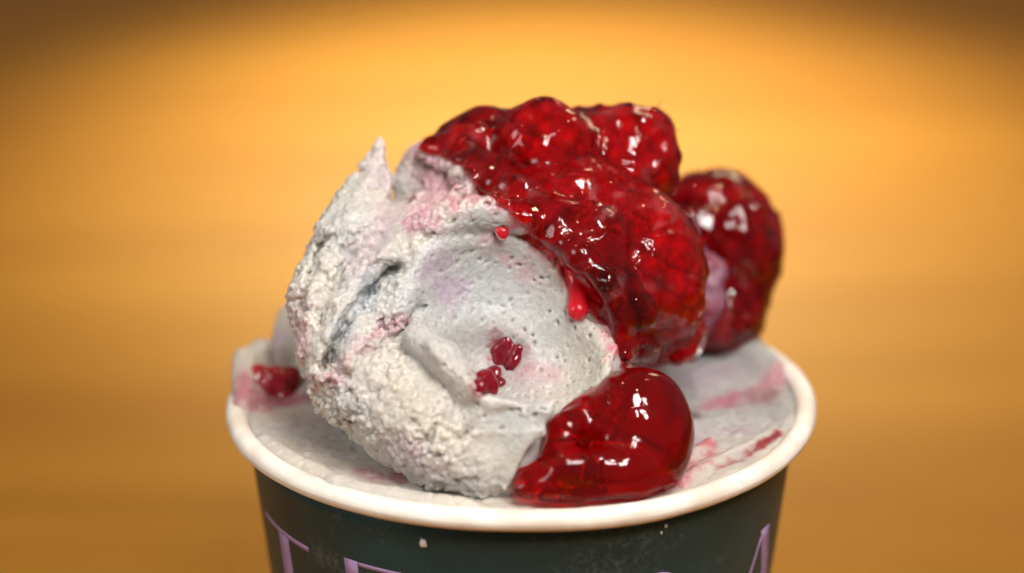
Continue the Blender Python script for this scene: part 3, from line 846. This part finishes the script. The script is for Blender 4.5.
def drip_field(P):
    f = chain(P, [(571, 258, surf(571, 262) - .06, 9), (576, 280, surf(576, 280) - .10, 10), (577, 296, surf(577, 296) - .09, 8.5), (578, 310, surf(578, 310) - .10, 10.5)], 0.06)
    f = smin(f, chain(P, [(590, 274, surf(590, 276) - .06, 11), (604, 292, surf(604, 294) - .05, 8)], 0.05), 0.07)
    return f + fbm(P, 3, 701, 2) * 0.02
v, q = extract(drip_field, V(555, 330, -3.9), V(620, 240, -1.2), 0.022, margin=0.05)
v = relax(v, q, 3)
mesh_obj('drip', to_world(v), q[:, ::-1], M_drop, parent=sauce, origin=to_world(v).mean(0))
def gel_field(P):
    f = ell(P, V(634, 431, -2.95), (R(56), R(61), 0.85))
    f = smin(f, chain(P, [(612, 388, -2.7, 14), (590, 410, -3.1, 18), (566, 432, -3.5, 16), (560, 452, -3.6, 18)], 0.1), 0.16)
    f = smin(f, chain(P, [(528, 480, -3.85, 17), (570, 474, -3.85, 24), (625, 470, -3.55, 28), (664, 462, -3.2, 18)], 0.15), 0.25)
    f = smin(f, chain(P, [(520, 490, -3.98, 9), (580, 494, -4.0, 9), (640, 489, -3.80, 7), (676, 481, -3.50, 3)], 0.08), 0.10)
    f = smin(f, chain(P, [(620, 372, -2.5, 9), (606, 400, -2.75, 10)], 0.1), 0.1)
    nearm = np.nonzero(np.abs(f) < 0.3)[0]
    if len(nearm):
        Q = P[nearm]; f = f.copy(); left = sstep(2.1, 0.9, Q[:, 0])
        f[nearm] = f[nearm] + fbm(Q, 1.7, 305, 2) * (0.045 + 0.05 * left) + (np.abs(fbm(Q, 2.6, 307, 2)) * 0.10 - 0.02) * left
    # never through the rim roll
    return f
v, q = extract(gel_field, (-0.2, -3.6, -4.4), (3.3, -0.9, -1.7), 0.030, margin=0.06)
v = relax(v, q, 4)
gel = mesh_obj('raspberry_gel', to_world(v), q[:, ::-1], M_gel, origin=to_world(V(600, 490, -3.7))[0])
tag(gel, 'clear dark red dome of raspberry gel pooling onto the front of the white rim', 'sauce')

# small drop of sauce in the hollow
def small_blob(name, label, px, py, r, mat, cat, flat=0.6, lift=0.0, seed=0, rz=(1, 1)):
    d = surf(px, py)
    bm = ico(3)
    for vv in bm.verts:
        k = 1 + 0.18 * math.sin(3 * vv.co.x + seed) * math.cos(2.3 * vv.co.y + seed)
        vv.co = (Rview @ Vector((vv.co.x * R(r, d) * k * rz[0], vv.co.y * R(r, d) * k * rz[1], vv.co.z * R(r, d) * flat))) * CM
    me = bpy.data.meshes.new(name); bm.to_mesh(me); bm.free(); me.materials.append(mat)
    o = bpy.data.objects.new(name, me); C.objects.link(o); o.location = to_world(V(px, py, d + lift))[0].tolist()
    return tag(o, label, cat)
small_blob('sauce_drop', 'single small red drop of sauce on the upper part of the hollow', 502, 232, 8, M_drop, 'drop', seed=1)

# pieces of raspberry frozen into the gelato
def piece(label, spots, mat=None, depth=None, group='raspberry pieces frozen into the gelato', sink=1.02):
    """crushed fruit: beads run together into one torn lump"""
    mat = mat or M_dark
    pts = []
    for x, y, r in spots:
        d = surf(x, y) if depth is None else depth
        pts.append((V(x, y, d + R(r, d) * sink), R(r, d) * 1.3))
    def f(P):
        o = None
        for p, r in pts:
            g = np.linalg.norm(P - p.astype(np.float32), axis=1) - r
            o = g if o is None else smin(o, g, 0.10)
        return o + fbm(P, 7, 501, 2) * 0.022 + 0.005
    A = np.array([p for p, r in pts])
    v, q = extract(f, A.min(0) - 0.35, A.max(0) + 0.35, 0.018, margin=0.05)
    W = to_world(v)
    o = mesh_obj('raspberry_piece', W, q[:, ::-1], mat, origin=W.mean(0))
    return tag(o, label, 'raspberry piece', group)
piece('cluster of red raspberry beads in the middle of the hollow', [(506, 352, 9), (517, 358, 7), (497, 350, 7), (508, 341, 6), (512, 366, 6), (499, 361, 6), (520, 349, 4)])
piece('dark raspberry piece tucked behind the rolled lip of the hollow', [(485, 380, 9), (494, 374, 7), (480, 387, 7), (499, 384, 6), (490, 390, 7)])
zc = lambda px, py, z: None
def on_fill(px, py, z=0.0):
    """depth where the line of sight meets the plane z above the rim"""
    for d in np.linspace(-6, 6, 600):
        w = to_world(V(px, py, d))[0]
        if w[2] / CM - H < z: return d
    return 0
dd = on_fill(268, 388, 0.15)
piece('bright red raspberry piece in the gelato beside the left rim', [(258, 378, 11), (268, 390, 11), (277, 376, 9), (286, 384, 9), (255, 392, 8), (266, 403, 10), (288, 400, 10), (277, 406, 7), (250, 383, 8), (292, 374, 7), (246, 394, 6)], depth=dd, mat=berry_material('raspberry_red', (0.38, 0.008, 0.018), 0.2, 0.3), sink=0.8)
# hairs on the top right raspberry
def hair(px, py, d, dx, dy, parent):
    a = V(px, py, d); bq = V(px + dx, py + dy, d + 0.05)
    n = 5; vs = []
    for p, r in ((a, 0.022), (a * 0.4 + bq * 0.6, 0.014), (bq, 0.004)):
        for i in range(n):
            t = 2 * math.pi * i / n; vs.append(p + np.array([math.cos(t) * r, 0, math.sin(t) * r]))
    qs = [(k * n + i, k * n + (i + 1) % n, (k + 1) * n + (i + 1) % n, (k + 1) * n + i) for k in (0, 1) for i in range(n)]
    o = mesh_obj('hair', to_world(np.array(vs)), np.array(qs), M_dark, parent=parent)
tr = [o for o in C.objects if o.get('label', '').startswith('raspberry with fine hairs')][0]
hair(650, 118, -0.3, 12, -18, tr); hair(664, 134, -0.3, 18, -6, tr); hair(668, 160, -0.3, 17, -7, tr)

# crumbs of dried gelato on the cup
def crumb(s, z, r, label, seed):
    bm = ico(2)
    for vv in bm.verts:
        vv.co *= (1 + 0.35 * math.sin(5 * vv.co.x + seed) * math.sin(4 * vv.co.z + seed)) * r * CM
    me = bpy.data.meshes.new('gelato_crumb'); bm.to_mesh(me); bm.free(); me.materials.append(M_crumb)
    o = bpy.data.objects.new('gelato_crumb', me); C.objects.link(o)
    o.location = rel_to_world(np.array(cone_pt(s, z, off=r * 0.3)))[0].tolist(); o.scale = (1, 0.6, 1.3); o.rotation_euler = (0, 0, math.radians(s))
    tag(o, label, 'crumb', 'crumbs of gelato stuck to the cup')
m, nt, b = new_mat('dried_gelato'); M_crumb = m
b.inputs['Base Color'].default_value = (0.62, 0.60, 0.57, 1); b.inputs['Roughness'].default_value = 0.6
crumb(-19.5, -0.55, 0.055, 'larger pale crumb stuck to the dark cup wall, left of the middle', 1)
crumb(29.5, -0.42, 0.026, 'tiny upper pale speck stuck to the cup wall under the rim at right', 2)
crumb(28.6, -0.52, 0.020, 'tiny lower pale speck stuck to the cup wall under the rim at right', 3)

# milky gelato clinging to the far raspberry
def smear_field(P):
    f = chain(P, [(684, 226, 1.30, 9), (690, 250, 1.25, 13), (706, 276, 1.15, 20), (708, 302, 1.12, 18), (698, 328, 1.25, 11)], 0.1)
    f = smin(f, ell(P, V(716, 266, 1.35), (R(9), R(7), 0.15)), 0.05)
    return f + fbm(P, 4.0, 601, 3) * 0.10
v, q = extract(smear_field, V(668, 350, 0.5) , V(740, 208, 2.0), 0.03, margin=0.08)
c = np.tile(np.array([0.22, 0.03, 0.06]), (len(v), 1)); c = mixc(c, (0.28, 0.13, 0.18), sstep(-0.15, 0.45, fbm(v, 2.6, 603, 3)))
o = mesh_obj('gelato_smear', to_world(v), q[:, ::-1], M_ice, col=c, origin=to_world(v).mean(0))
tag(o, 'pink and white smear of gelato on the left side of the far raspberries', 'ice cream')
